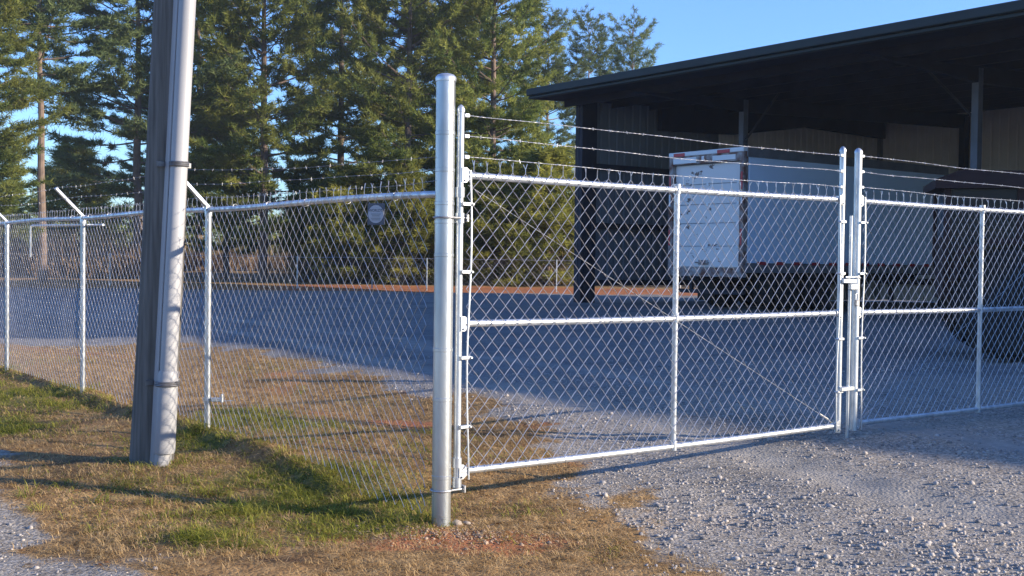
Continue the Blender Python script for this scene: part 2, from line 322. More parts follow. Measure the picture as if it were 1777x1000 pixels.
def panelwall(u0, v0, u1, v1, z0, ztop, th=.05, pitch=.305):
    """ribbed sheet wall between two plan points"""
    a, b = W(u0, v0), W(u1, v1); L = np.linalg.norm(b - a); d = (b - a) / L; nrm = np.cross(d, ZD); m_ = MB(); n = int(L / pitch)
    pts = []
    for i in range(n):
        s0 = i * pitch; pts += [(s0, 0), (s0 + pitch * .12, .035), (s0 + pitch * .24, .035), (s0 + pitch * .36, 0)]
    pts.append((L, 0)); nn = len(pts); Vv = []
    for side in (0, .02):
        for top in (0, 1):
            for s0, q in pts:
                f = s0 / L; zt = ztop(u0 + (u1 - u0) * f) if callable(ztop) else ztop
                Vv.append(a + d * s0 + nrm * (q + side) + ZD * (zt if top else z0))
    fs = []
    for i in range(nn - 1):
        fs += [(i, i + 1, nn + i + 1, nn + i), (2 * nn + i, 3 * nn + i, 3 * nn + i + 1, 2 * nn + i + 1), (nn + i, nn + i + 1, 3 * nn + i + 1, 3 * nn + i), (i, 2 * nn + i, 2 * nn + i + 1, i + 1)]
    m_.add(Vv, fs); return m_
part('back_wall', panelwall(BACKU, NEARV, BACKU, ENDV, zS - .1, roof_z(BACKU) - .02), PANEL, shed, False)
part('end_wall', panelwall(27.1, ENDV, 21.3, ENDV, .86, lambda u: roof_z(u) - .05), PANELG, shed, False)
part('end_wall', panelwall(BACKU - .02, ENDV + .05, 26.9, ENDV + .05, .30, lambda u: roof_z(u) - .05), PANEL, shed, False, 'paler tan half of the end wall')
part('end_rafter', MB().prism([(24.2, roof_z(24.2)), (24.2, 5.5), (27.5, 5.62), (31.0, 6.12), (BACKU - .3, 6.05), (BACKU - .3, roof_z(BACKU) - .02)], ENDV - .42, ENDV - .24, (0, 0, 0), UD, ZD, VD), SOFF, shed, False)
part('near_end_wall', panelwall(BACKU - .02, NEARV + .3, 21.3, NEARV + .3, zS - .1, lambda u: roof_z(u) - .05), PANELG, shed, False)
part('corner_trim', MB().box(W(BACKU - .02, ENDV + .0, 3.5), (.22, .22, 6.4), (UD, VD, ZD)), PANELG, shed, False)
for z in (1.0, 2.6, 4.35): part('wall_girt', MB().box(W(BACKU - .14, (ENDV + NEARV) / 2, z), (.16, ENDV - NEARV - .5, .2), (UD, VD, ZD)), DSTEEL, shed, False)
for z in (.95, 2.6, 4.3): part('wall_girt', MB().box(W(28.2, ENDV - .14, z), (13, .16, .16), (UD, VD, ZD)), DSTEEL, shed, False)
mb = MB(); mb.box(W(21.6, ENDV - .02, 3.2), (.55, .3, 5.9), (UD, VD, ZD)); part('corner_post', mb, DSTEEL, shed, False)
# tall warehouse standing behind the shed, out of the picture to the right: it throws the long straight shade over the yard
wh = thing('warehouse', W(44, -2, 0), 'tall grey ribbed metal warehouse standing behind the long open shed', 'building')
part('wall', MB().prism([(BACKU + 1.2, 0), (52, 0), (52, 17.8), (BACKU + 1.2, 15.5)], -17.3, 15, (0, 0, 0), UD, ZD, VD), PANELG, wh, False)
mb = MB(); mb.prism([(BACKU + .9, 15.62), (52.3, 17.95), (52.3, 18.2), (BACKU + .9, 15.87)], -17.6, 15.3, (0, 0, 0), UD, ZD, VD); part('roof', mb, TEAL, wh, False)
for v in np.arange(-15, 15, 3.0):
    mb = MB(); mb.box(W(BACKU + 1.16, v, 8), (.1, .25, 15), (UD, VD, ZD)); part('downpipe', mb, STEEL, wh, False)

# ------------------------------------------------------------------ semi trailer
TU0, TU1, TV0, TV1, TZ0, TZ1 = 21.0, 29.3, 18.72, 21.22, 1.36, 4.33
tr = thing('semi_trailer', W((TU0 + TU1) / 2, (TV0 + TV1) / 2, zS), 'white box semi trailer with a scraped rusty rear door, parked under the shed', 'trailer')
vm = (TV0 + TV1) / 2; zm = (TZ0 + TZ1) / 2
part('box_body', MB().box(W((TU0 + TU1) / 2 + .05, vm, zm + .02), (TU1 - TU0 - .1, TV1 - TV0 - .02, TZ1 - TZ0 - .06), (UD, VD, ZD), .02), TBLUE, tr, False)
mb = MB(); mb.box(W((TU0 + TU1) / 2, TV0 - .004, TZ0 + .10), (TU1 - TU0, .05, .24), (UD, VD, ZD), .008); part('bottom_rail', mb, RAILG, tr, False)
mb = MB(); mb.box(W((TU0 + TU1) / 2, TV1 + .004, TZ0 + .10), (TU1 - TU0, .05, .24), (UD, VD, ZD), .008); part('bottom_rail', mb, RAILG, tr, False)
for vv in (TV0 - .004, TV1 + .004):
    mb = MB(); mb.box(W((TU0 + TU1) / 2, vv, TZ1 - .10), (TU1 - TU0, .045, .22), (UD, VD, ZD), .008); part('top_rail', mb, RAILG, tr, False)
mb = MB(); mb.box(W(TU1 - .03, TV0 - .006, zm), (.14, .06, TZ1 - TZ0), (UD, VD, ZD), .01); part('front_corner_post', mb, RAILG, tr, False)
for k in range(12):
    mb = MB(); mb.box(W(TU0 + .55 + k * .68, TV0 - .033, TZ0 + .215), (.30, .008, .075), (UD, VD, ZD)); part('side_reflector', mb, RED, tr, False)
mb = MB()                                              # rear frame: two posts, header, sill
for vv in (TV0 + .06, TV1 - .06): mb.box(W(TU0 - .03, vv, zm), (.16, .13, TZ1 - TZ0), (UD, VD, ZD), .01)
mb.box(W(TU0 - .03, vm, TZ0 - .02), (.18, TV1 - TV0, .22), (UD, VD, ZD), .01); mb.box(W(TU0 - .03, vm, TZ1 - .19), (.15, TV1 - TV0 - .24, .22), (UD, VD, ZD), .01)
rf = part('rear_frame', mb, RUST, tr, False)
mb = MB(); mb.box(W(TU0 - .05, vm, TZ1 - .035), (.16, TV1 - TV0 + .02, .11), (UD, VD, ZD), .012)
mb.box(W(TU0 - .112, vm - .62, TZ1 - .20), (.02, .75, .12), (UD, VD, ZD)); mb.box(W(TU0 - .112, vm + .7, TZ1 - .20), (.02, .8, .14), (UD, VD, ZD)); mb.box(W(TU0 - .112, vm + .08, TZ1 - .18), (.02, .08, .12), (UD, VD, ZD))
part('header_trim', mb, TWHITE, rf, False)
for dv, wd in ((.88, .38), (-.62, .40)):
    mb = MB(); mb.box(W(TU0 - .137, vm + dv, TZ1 - .05), (.012, wd, .085), (UD, VD, ZD)); part('reflector_tape', mb, RED, rf, False)
for vv in (TV0 + .05, TV1 - .04):
    for zz, h, mt in ((3.55, .42, RED), (3.15, .3, WHT), (2.2, .4, RED)):
        mb = MB(); mb.box(W(TU0 - .115, vv, zz), (.01, .05, h), (UD, VD, ZD)); part('reflector_tape', mb, mt, rf, False)
DW = (TV1 - TV0 - .26) / 2
mb = MB()
zc = [TZ0 + .1, 1.98, 2.55, 3.02, 3.52, TZ1 - .31]
for i in range(5): mb.box(W(TU0 + .02, vm, (zc[i] + zc[i + 1]) / 2), (.05, DW * 2 - .02, zc[i + 1] - zc[i] - .012), (UD, VD, ZD), .006)
dr = part('rear_door', mb, DOOR, tr, False)
for z in zc[1:-1]:
    for dv in (-1.0, 0, 1.0): part('hinge', MB().box(W(TU0 - .012, vm + dv, z), (.02, .07, .08), (UD, VD, ZD)), TWHITE, dr, False)
mb = MB(); mb.box(W(TU0 - .02, vm + .1, TZ0 + .22), (.04, .3, .12), (UD, VD, ZD)); mb.tube([W(TU0 - .045, vm - .1, TZ0 + .22), W(TU0 - .045, vm + .35, TZ0 + .22)], .018, 6); part('latch', mb, RUST, dr, False)
mb = MB(); mb.box(W(TU0 + .1, vm, .86), (.1, 2.3, .1), (UD, VD, ZD))
for dv in (-.6, .6): mb.box(W(TU0 + .1, vm + dv, 1.1), (.08, .08, .5), (UD, VD, ZD))
part('rear_bumper', mb, DSTEEL, tr, False)
mb = MB()
for dv in (-.45, .45): mb.box(W((TU0 + TU1) / 2, vm + dv, TZ0 - .1), (TU1 - TU0 - .3, .1, .22), (UD, VD, ZD))
for u in np.arange(TU0 + .5, TU1, .6): mb.box(W(u, vm, TZ0 - .01), (.06, 2.3, .09), (UD, VD, ZD))
part('chassis', mb, DSTEEL, tr, False)
def wheel(parent, c, axis, r, wdt, lugs=False, rr=.55, name='wheel'):
    ax = np.array(axis, float); h = wdt / 2
    pr = [(r * rr, -h * .9), (r * .78, -h), (r * .93, -h * .95), (r, -h * .7), (r * 1.0, h * .7), (r * .93, h * .95), (r * .78, h), (r * rr, h * .9)]
    ty = MB(); ty._lathe(np.array(c, float), ax, pr, 32)
    if lugs:
        ref = np.cross(ax, ZD); ref /= np.linalg.norm(ref)
        for k in range(22):
            for s in (-1, 1):
                t = 2 * PI * (k + (.25 if s > 0 else 0)) / 22; rad = ref * math.cos(t) + ZD * math.sin(t); tan = -ref * math.sin(t) + ZD * math.cos(t)
                d1 = ax * s * .8 + tan * .6; d1 /= np.linalg.norm(d1); d2 = np.cross(rad, d1)
                ty.box(c + rad * (r + .012) + ax * s * h * .48, (wdt * .5, .045, .05), (d1, d2, rad))
    t = part('tyre', ty, RUBBER, parent)
    rm = MB(); rm._lathe(np.array(c, float), ax, [(r * rr * .3, -h * .5), (r * rr * .35, -h * .35), (r * rr * .8, -h * .3), (r * rr, -h * .85), (r * rr, h * .85), (r * rr * .8, h * .3), (r * rr * .3, h * .5)], 24)
    part('rim', rm, RIM, parent)
for u in (22.6, 23.85):
    mb = MB(); mb.tube([W(u, TV0 + .1, .42 + .5), W(u, TV1 - .1, .42 + .5)], .07, 8); part('axle', mb, DSTEEL, tr)
    for v in (TV0 + .16, TV0 + .46, TV1 - .46, TV1 - .16):
        wheel(tr, W(u, v, .42 + .5), VD, .5, .26)
for v in (TV0 + .55, TV1 - .55):
    mb = MB(); mb.box(W(27.6, v, 1.0), (.11, .11, .85), (UD, VD, ZD)); mb.box(W(27.6, v, .50), (.25, .22, .05), (UD, VD, ZD)); part('landing_leg', mb, DSTEEL, tr, False)
for v in (TV0 + .3, TV1 - .3):
    mb = MB(); mb.box(W(22.0, v, .95), (.015, .6, .7), (UD, VD, ZD)); part('mud_flap', mb, RUBBER, tr, False)

# ------------------------------------------------------------------ farm tractor
ta = R(-14); TX = np.array((math.cos(ta), math.sin(ta), 0)); TY = np.array((-math.sin(ta), math.cos(ta), 0)); zt = .37
tc_ = np.array((6.98, 16.4, zt))
def TT(a, b, c): return tc_ + TX * a + TY * b + ZD * c
trac = thing('farm_tractor', tc_, 'dark maroon tractor with an overhanging cab roof, seen through the right gate leaf', 'tractor')
for s in (-1, 1):
    wh_ = MB(); wh_.box(TT(.0, s * .5, .72), (.2, .35, .2), (TX, TY, ZD)); hub = part('wheel', wh_, DSTEEL, trac, False, None)
    wheel(hub, TT(0, s * .72, .72), TY, .74, .42, True, .52)
    wh_ = MB(); wh_.box(TT(2.2, s * .45, .48), (.15, .3, .15), (TX, TY, ZD)); hub = part('wheel', wh_, DSTEEL, trac, False)
    wheel(hub, TT(2.2, s * .68, .48), TY, .48, .28, True, .5)
    fn = MB(); fn.prism([(-.78, 1.0), (-.72, 1.42), (-.3, 1.6), (.5, 1.6), (.85, 1.2), (.78, 1.15), (.45, 1.52), (-.28, 1.52), (-.66, 1.36), (-.72, 1.0)], s * .5 if s > 0 else -.92, .92 if s > 0 else -.5, tc_, TX, ZD, TY)
    part('fender', fn, MAROON, trac, False)
mb = MB(); mb.box(TT(1.75, 0, 1.25), (1.9, .62, .62), (TX, TY, ZD), .08); mb.box(TT(.8, 0, .8), (2.9, .42, .38), (TX, TY, ZD), .04); part('hood', mb, MAROON, trac, False)
mb = MB(); mb.prism([(-.86, .75), (.9, .75), (.9, 1.62), (-.86, 1.62)], -.5, .5, tc_, TX, ZD, TY); part('cab_body', mb, MAROON, trac, False)
mb = MB()
for a in (-.84, .1, .86):
    for s in (-1, 1): mb.box(TT(a, s * .66, 1.78), (.09, .08, 1.15), (TX, TY, ZD), .01)
for s in (-1, 1): mb.box(TT(0, s * .66, 1.22), (1.72, .08, .09), (TX, TY, ZD)); 
part('cab_frame', mb, MAROON, trac, False)
mb = MB()
for s in (-1, 1): mb.box(TT(0.01, s * .655, 1.78), (1.62, .015, 1.08), (TX, TY, ZD))
for a in (-.84, .86): mb.box(TT(a, 0, 1.9), (.015, 1.24, .85), (TX, TY, ZD))
part('window', mb, GLASS, trac, False)
mb = MB(); mb.prism([(-1.02, 2.28), (1.05, 2.28), (1.05, 2.38), (.85, 2.50), (-.70, 2.53), (-1.02, 2.40)], -.8, .8, tc_, TX, ZD, TY); part('cab_roof', mb, MAROON, trac, False)
mb = MB(); mb.tube([TT(1.5, .2, 1.5), TT(1.5, .2, 2.3)], .04, 8); part('exhaust_pipe', mb, DSTEEL, trac)

# ------------------------------------------------------------------ chain link
def chainlink(P, L, z0f, ztop, a=.0495, p=.110, r=.00175, nrm=None, wav=.012, seed=0, yprong=True):
    """P(s)->plan point; wires zigzag between columns; returns V,F"""
    nW = int(L / a); rr_ = np.random.default_rng(seed); Vs = []; Fs = []; n0 = 0
    def emit(pts):
        nonlocal n0
        m_ = len(pts); d = np.gradient(pts, axis=0); d /= np.linalg.norm(d, axis=1)[:, None] + 1e-12
        aa = np.broadcast_to(nrm, d.shape); bb = np.cross(d, aa); bb /= np.linalg.norm(bb, axis=1)[:, None] + 1e-9
        ring = np.stack([aa, bb, -aa, -bb], 1) * r
        Vs.append((pts[:, None] + ring).reshape(-1, 3)); i = np.arange(m_ - 1)[:, None] * 4; j = np.arange(4)[None]; j2 = (j + 1) % 4
        Fs.append(np.stack([i + j, i + j2, i + 4 + j2, i + 4 + j], 2).reshape(-1, 4) + n0); n0 += 4 * m_
    for i in range(nW):
        zb = z0f(i * a); nz = int((ztop - zb) / (p / 2)); k = np.arange(nz + 1); zz = ztop - k * p / 2
        right = ((k + i) % 2 == 0); s = (i + right) * a + np.where(right, .0042, -.0042)
        q = np.clip(s, 0, L); jx = (vnoise(q, zz, .33, 20 + seed) - .5) * .016; jz = (vnoise(q, zz, .4, 30 + seed) - .5) * .016
        off = (vnoise(q, zz, .8, 40 + seed) - .5) * 2 * wav + np.where(right, -.0038, .0038)
        pts = np.array([P(v) for v in q + jx]) + nrm * off[:, None] + ZD * (zz + jz)[:, None]
        # rounded knuckle: subdivide with depth bulge
        mid = (pts[:-1] + pts[1:]) / 2 + nrm * np.where(right[:-1], -1, 1)[:, None] * .002
        full = np.empty((len(pts) * 2 - 1, 3)); full[0::2] = pts; full[1::2] = mid
        emit(full)
        if yprong and i % 2 == 0:
            b = pts[0]; t = (P(s[0] + .03) - P(s[0])) / .03
            j1, j2 = rr_.uniform(.004, .012, 2); e1, e2 = rr_.uniform(.022, .036, 2)
            emit(np.array([b, b + ZD * .028, b + ZD * (.03 + e1) - t * j1 + nrm * rr_.uniform(-.012, .012)]))
            emit(np.array([b + ZD * .02, b + ZD * .03, b + ZD * (.03 + e2) + t * j2 + nrm * rr_.uniform(-.012, .012)]))
    return np.concatenate(Vs), np.concatenate(Fs)
def barbed(a, b, sag=.02, r=.0014, seed=0, parent=None, step=.15):
    rr_ = np.random.default_rng(seed); a, b = np.array(a, float), np.array(b, float); L = np.linalg.norm(b - a); n = max(12, int(L / .12)); m_ = MB()
    t = np.linspace(0, 1, n); ph = rr_.uniform(0, 6); wob = .005 * np.sin(t * 7 + ph) + .002 * np.sin(t * 19 + ph * 2)
    pts = a + (b - a) * t[:, None] + ZD * (-sag * 4 * t * (1 - t) + wob * np.minimum(1, np.minimum(t, 1 - t) * 12))[:, None]
    d = (b - a) / L; side = np.cross(d, ZD)
    for ph in (0, PI):
        tt = np.linspace(0, 1, n * 3); q = np.stack([np.interp(tt, t, pts[:, i]) for i in range(3)], 1); an = tt * L * 2 * PI / .10 + ph
        m_.tube(q + (side * np.cos(an)[:, None] + ZD * np.sin(an)[:, None]) * r * .9, r, 4)
    for x in np.arange(step * .7, L, step):
        f = x / L; c = np.array([np.interp(f, t, pts[:, i]) for i in range(3)])
        for k in range(2):
            th = rr_.uniform(0, PI); v = side * math.cos(th) + ZD * math.sin(th) + d * rr_.uniform(-.4, .4); m_.tube([c - v * .011, c + v * .011], .0010, 4)
        m_.tube([c - d * .006, c + d * .006], .0026, 5)
    return m_

# ---- gate post
GV = 5.775
def cyl(m_, u, v, z0, z1, r, n=20): m_.tube([W(u, v, z0), W(u, v, z1)], r, n)
PU, PV, PR = 3.835, 5.80, .0575
gp = thing('gate_post', W(PU, PV, 0), 'thick round galvanised gate post with a domed cap, nearest post in the middle', 'gate post')
part('post', MB()._lathe(W(PU, PV, 0), ZD, [(PR, -.3), (PR, 2.675)], 40), GALVP, gp)
part('cap', MB()._lathe(W(PU, PV, 2.66), ZD, [(PR + .004, 0), (PR + .006, .02), (PR + .003, .028), (PR * .85, .040), (PR * .5, .047), (.002, .049)], 40), GALV, gp)
for z in (2.35, 2.13, 1.93, 1.82, 1.62, 1.05, .75, .28):
    part('tension_band', MB()._lathe(W(PU, PV, z), ZD, [(PR + .0005, -.011), (PR + .0025, -.009), (PR + .0025, .009), (PR + .0005, .011)], 32), GALVP, gp)
for z in (1.845, .20):                                 # U-bolt hinge clamps round the post
    mb = MB(); a_ = np.linspace(R(50), R(310), 22); ring = [W(PU, PV, z) + UD * (PR + .007) * math.cos(t) + VD * (PR + .007) * math.sin(t) for t in a_]
    mb.tube([W(PU + .13, PV + .045, z)] + ring + [W(PU + .13, PV - .045, z)], .0065, 8)
    mb.tube([W(PU + .128, PV - .06, z + .035 * 0), W(PU + .128, PV + .06, z)], .009, 8); mb.box(W(PU + .13, PV, z), (.012, .13, .045), (UD, VD, ZD), .002)
    part('hinge_clamp', mb, ZINC, gp)
# ---- gate leaves
def truss(m_, a, b): m_.tube([a, b], .0020, 6)
def gate_leaf(name, u0, u1, label, stiles, hinge_left):
    g = thing(name, W((u0 + u1) / 2, GV, .26), label, 'gate', 'chain link gate leaves')
    zt_, zm_, zb_ = 2.105, 1.205, .305
    for (u, r, z1) in stiles:
        m_ = MB(); cyl(m_, u, GV, .25, 2.49, r, 20); st = part('stile', m_, GALV, g)
        part('cap', MB()._lathe(W(u, GV, 2.485), ZD, [(r + .003, 0), (r + .003, .015), (r * .8, .032), (r * .3, .042), (.001, .044)], 20), GALV, st)
    ua, ub = u0 + .02, u1 - .02
    for z, nm in ((zt_, 'top_rail'), (zm_, 'middle_rail'), (zb_, 'bottom_rail')):
        m_ = MB(); s = np.linspace(0, 1, 9); sg = -.008 * np.sin(s * PI)
        m_.tube([W(ua + (ub - ua) * t, GV, z + q) for t, q in zip(s, sg)], .0215, 18)
        for u in (ua + .015, ub - .015): m_.tube([W(u - .03, GV, z), W(u + .03, GV, z)], .029, 16)
        rl = part(nm, m_, GALV, g)
        for u in np.arange(ua + .18, ub, .32):           # wire ties
            m_ = MB(); a_ = np.linspace(0, 2 * PI, 9); m_.tube([W(u + .004 * math.sin(t / 2), GV - .003, z) + VD * -(.026) * math.cos(t) + ZD * .026 * math.sin(t) for t in a_], .0016, 4); part('wire_tie', m_, WIRE, rl)
    um = (u0 + u1) / 2; m_ = MB()
    for za, zb2 in ((zb_, zm_), (zm_, zt_)): m_.tube([W(um, GV, za + .02), W(um, GV, zb2 - .02)], .0205, 18)
    for z in (zb_, zm_, zt_): m_.tube([W(um, GV, z - .034), W(um, GV, z + .034)], .027, 16)
    part('middle_upright', m_, GALV, g)
    V_, F_ = chainlink(lambda s: W(u0 + .03 + s, GV - .029), u1 - u0 - .07, lambda s: zb_ - .035, zt_ + .032, r=.0026, nrm=-VD, seed=3 if hinge_left else 5, wav=.005)
    link_mesh('chain_link_mesh', V_, F_, WIRE, g, True)
    for sgn, ue in ((1, u0), (-1, u1)):                 # tension bar, bands
        m_ = MB(); zz = np.linspace(zb_ - .05, zt_ + .03, 14); off = .045 + .012 * np.sin(zz * 4 + sgn)
        m_.tube([W(ue + sgn * (o_ + .01), GV - .032, z) for z, o_ in zip(zz, off)], .0065, 6); bar = part('tension_bar', m_, GALV, g)
        for z in (1.93, 1.52, 1.0, .58):
            m_ = MB(); m_.box(W(ue + sgn * .03, GV - .034, z), (.075, .022, .022), (UD, VD, ZD), .003); m_.tube([W(ue + sgn * .064, GV - .055, z), W(ue + sgn * .064, GV - .015, z)], .007, 6); part('tension_band', m_, GALV, bar)
        for z in (zt_, zm_, zb_):
            m_ = MB(); m_.prism([(0, -.045), (.028, -.045), (.06, -.02), (.06, .02), (.028, .045), (0, .045)], -.006, .006, W(ue - sgn * .0, GV - .022, z), UD * sgn, ZD, VD); m_.tube([W(ue + sgn * .02, GV - .04, z - .03), W(ue + sgn * .02, GV - .005, z - .03)], .007, 6); part('corner_bracket', m_, GALV, g)
    if hinge_left: a, b = W(u0 + .05, GV - .012, zt_ - .06), W(u1 - .14, GV - .012, zb_ + .06)
    else: a, b = W(u1 - .05, GV - .012, zt_ - .06), W(u0 + .14, GV - .012, zb_ + .06)
    m_ = MB(); truss(m_, a, b); d = (b - a) / np.linalg.norm(b - a); m_.tube([b - d * .12, b], .0085, 8); m_.tube([b, b + d * .05 - ZD * .01], .005, 6); part('truss_rod', m_, ZINC, g)
    for i, (za, zb2) in enumerate(((2.465, 2.455), (2.34, 2.33), (2.215, 2.205))):
        part('barbed_wire', barbed(W(u0 + .03, GV - .02, za), W(u1 - .03, GV - .02, zb2), (.006, .012, .010)[i], seed=i + (10 if hinge_left else 20)), WIRE, g)
        for ue, sgn in ((u0, 1), (u1, -1)):
            m_ = MB(); m_.box(W(ue + sgn * .034, GV - .012, za - (0 if sgn > 0 else .01)), (.035, .024, .024), (UD, VD, ZD), .004); m_.tube([W(ue - .028, GV, za), W(ue + .028, GV, za)], .006, 6); part('wire_bracket', m_, GALV, g)
    return g
G1 = gate_leaf('gate_leaf', 3.930, 7.60, 'left chain link gate leaf hinged on the thick round post', [(3.930, .0215, 0), (7.60, .0245, 0)], True)
G2 = gate_leaf('gate_leaf', 7.80, 11.42, 'right chain link gate leaf in front of the maroon tractor', [(7.80, .031, 0), (11.42, .022, 0)], False)
for z in (2.0, 1.845, .36, .24):                       # hinge sockets on the left stile
    mb = MB(); cyl(mb, 3.930, GV, z - .03, z + .03, .029, 14); part('hinge', mb, GALV, G1)
m_ = MB(); cyl(m_, 7.685, GV - .028, .18, 1.98, .0135, 12); part('drop_rod', m_, GALV, G1)
for z in (1.46, .60): m_ = MB(); m_.box(W(7.65, GV - .036, z), (.17, .045, .035), (UD, VD, ZD), .005); part('rod_guide', m_, GALV, G1)
m_ = MB(); m_.box(W(7.70, GV - .055, 1.415), (.11, .03, .05), (UD, VD, ZD), .006); m_.tube([W(7.60, GV - .05, 1.49), W(7.70, GV - .075, 1.492), W(7.77, GV - .06, 1.485)], .008, 8); part('fork_latch', m_, GALV, G1)
pl = thing('padlock', W(7.735, GV - .06, 1.30), 'small steel padlock hanging from the latch between the two gate leaves', 'padlock')
part('lock_body', MB().box(W(7.735, GV - .06, 1.285), (.045, .025, .05), (UD, VD, ZD), .006), ZINC, pl)
a_ = np.linspace(0, PI, 9); part('shackle', MB().tube([W(7.735, GV - .06, 1.31) - UD * .015, *[W(7.735, GV - .06, 1.345) + UD * -.015 * math.cos(t) + ZD * .015 * math.sin(t) for t in a_], W(7.735, GV - .06, 1.31) + UD * .015], .0045, 6), GALV, pl)
# far gate post, just outside the frame
gp2 = thing('gate_post', W(11.56, PV, 0), 'round galvanised gate post at the far right end of the right gate leaf', 'gate post')
part('post', MB()._lathe(W(11.56, PV, 0), ZD, [(PR, -.3), (PR, 2.9)], 32), GALVP, gp2)
part('cap', MB()._lathe(W(11.56, PV, 2.885), ZD, [(PR + .004, 0), (PR + .005, .025), (PR * .7, .064), (.002, .076)], 32), GALV, gp2)

# ---- left fence
FP = [(3.78, 5.86), (3.735, 9.2), (3.69, 12.5), (3.66, 15.6), (3.63, 18.9), (3.6, 22.2)]
seg = [np.linalg.norm(W(*FP[i + 1]) - W(*FP[i])) for i in range(5)]; cum = np.concatenate([[0], np.cumsum(seg)])
fuv = np.array(FP)
def fpt(s, off=0.0): return W(np.interp(s, cum, fuv[:, 0]) + off, np.interp(s, cum, fuv[:, 1]))
fence = thing('chain_link_fence', W(3.735, 9.2, .1), 'chain link fence with slanted barb arms running away left from the thick gate post', 'fence')
RZ = 1.985
m_ = MB(); ss = np.linspace(-.0, cum[-1], 60); m_.tube([W(3.812, 5.825, RZ)] + [fpt(s + .04) + ZD * (RZ + .008 * math.sin(s * 1.7)) for s in ss], .0215, 14); tr_ = part('top_rail', m_, GALV, fence)
for (u, v) in FP[1:]:
    b = W(u, v); zb = float(zg(b[0], b[1])); m_ = MB(); m_.tube([b + ZD * (zb - .1), b + ZD * (RZ - .035)], .027, 16)
    ps = part('post', m_, GALVP, fence)
    m_ = MB(); m_._lathe(b + ZD * (RZ - .06), ZD, [(.031, 0), (.032, .05), (.028, .075), (.012, .085)], 16)
    m_.tube([b + ZD * (RZ) - UD * .03, b + ZD * RZ + UD * .03], .026, 10)
    e = b - UD * .285 + ZD * (RZ + .30); b = b + ZD * (RZ + .01); m_.box((b + e) / 2, (np.linalg.norm(e - b), .045, .03), (lambda d: (d, VD, np.cross(d, VD)))((e - b) / np.linalg.norm(e - b)), .004)
    part('barb_arm', m_, GALV, ps)
V_, F_ = chainlink(lambda s: fpt(s, -.03), cum[-1], lambda s: float(zg(*fpt(s)[:2])) + .015, RZ + .038, r=.0018, nrm=-UD, seed=9, wav=.018)
link_mesh('chain_link_mesh', V_, F_, WIRE, fence, True)
for k, f in enumerate((.25, .6, .95)):
    pts_ = [W(u, v, RZ + .30 * f + .02) - UD * .285 * f for u, v in FP]; pts_[0] = W(PU - PR, PV, RZ + .08 + .07 * k)
    m_ = MB()
    for i in range(5):
        q = barbed(pts_[i], pts_[i + 1], .02, r=.0010, seed=40 + i + 7 * k); m_.add(np.concatenate(q.v), q.f)
    part('barbed_wire', m_, ZINC, fence)
for s in np.arange(.4, cum[-1], .6):
    m_ = MB(); a_ = np.linspace(0, 2 * PI, 9); c = fpt(s); m_.tube([c + ZD * RZ - UD * .027 * math.cos(t) + ZD * .027 * math.sin(t) + VD * .004 * t for t in a_], .0016, 4)
    m_.tube([c - UD * .035 + ZD * (RZ - .03), c - UD * .045 + ZD * (RZ - .05) + VD * .03], .002, 4)
    part('wire_tie', m_, WIRE, tr_)
b = W(*FP[1]); c = b + ZD * .40
m_ = MB(); m_._lathe(c, ZD, [(.031, -.014), (.034, -.012), (.034, .012), (.031, .014)], 16); m_.box(c + np.array((.085, -.03, .0)), (.09, .03, .035), None, .006); m_.box(c + np.array((.13, -.03, .012)), (.02, .035, .075), None, .006); m_.tube([c + np.array((.12, -.03, -.012)), c + np.array((.22, -.02, -.008))], .004, 6)
part('tie_clamp', m_, GALV, fence)
def onf(px, off=.06):                                  # point of the fence line seen in a picture column
    k = (px - 888) / FPX; y = 3.67 / (.8 * k + .6); return np.array((k * y, y, 0)) + UD * off
pa, pb_ = onf(43), onf(168); m_ = MB(); m_.tube([pa + ZD * 1.55, pa + ZD * 1.93, pa * .97 + pb_ * .03 + ZD * 1.935, pb_ + ZD * 1.90], .012, 8)
part('pipe_bracket', m_, GALV, fence)
m_ = MB(); m_.tube([W(PU - .01, PV + PR + .012, .25), W(PU - .01, PV + PR + .014, 2.03)], .006, 6); part('tension_bar', m_, GALV, fence)

# ---- small sign
SB = W(3.70, 6.25, 1.87)
sg = thing('fence_sign', SB, 'small dark square plate with a pale round label wired to the fence mesh', 'sign')
sN = np.array((-.42, -.907, 0)); sR = np.array((.907, -.42, 0))      # twisted towards the road
def SP(a, b, o): return SB - UD * .075 + sR * a + ZD * b + sN * o
m_ = MB(); m_.box(SP(0, 0, 0), (.125, .135, .004), (sR, ZD, sN), .0018); part('plate', m_, mat('sign_plate', (.075, .08, .10), .5, .1), sg, False)
m_ = MB(); m_._lathe(SP(0, 0, .003), sN, [(.056, 0), (.056, .0015)], 40); part('label_disc', m_, mat('sign_disc', (.36, .37, .40), .6), sg, False)
INK = mat('sign_ink', (.10, .12, .15), .6); INK2 = mat('sign_ink_faint', (.22, .24, .26), .6)
def text(s, size, c, mt, nm):
    cu = bpy.data.curves.new('t', 'FONT'); cu.body = s; cu.size = size; cu.align_x = 'CENTER'; cu.align_y = 'CENTER'; cu.offset = size * .015
    o = bpy.data.objects.new('t', cu); COL.objects.link(o); dg = bpy.context.evaluated_depsgraph_get(); me = bpy.data.meshes.new_from_object(o.evaluated_get(dg))
    bpy.data.objects.remove(o); V_ = np.array([v.co[:] for v in me.vertices]); F_ = [tuple(p.vertices) for p in me.polygons]
    Vw = c + V_[:, :1] * sR + V_[:, 1:2] * ZD; link_mesh(nm, Vw, F_, mt, sg, False)
text("WORLD'S", .023, SP(0, .022, .0062), INK, 'lettering')
m_ = MB()
for zz, wd in ((0, .07), (-.011, .055), (-.026, .068), (-.036, .06)):
    m_.box(SP(0, zz, .0055), (wd, .006, .001), (sR, ZD, sN))
part('small_print', m_, INK2, sg, False)

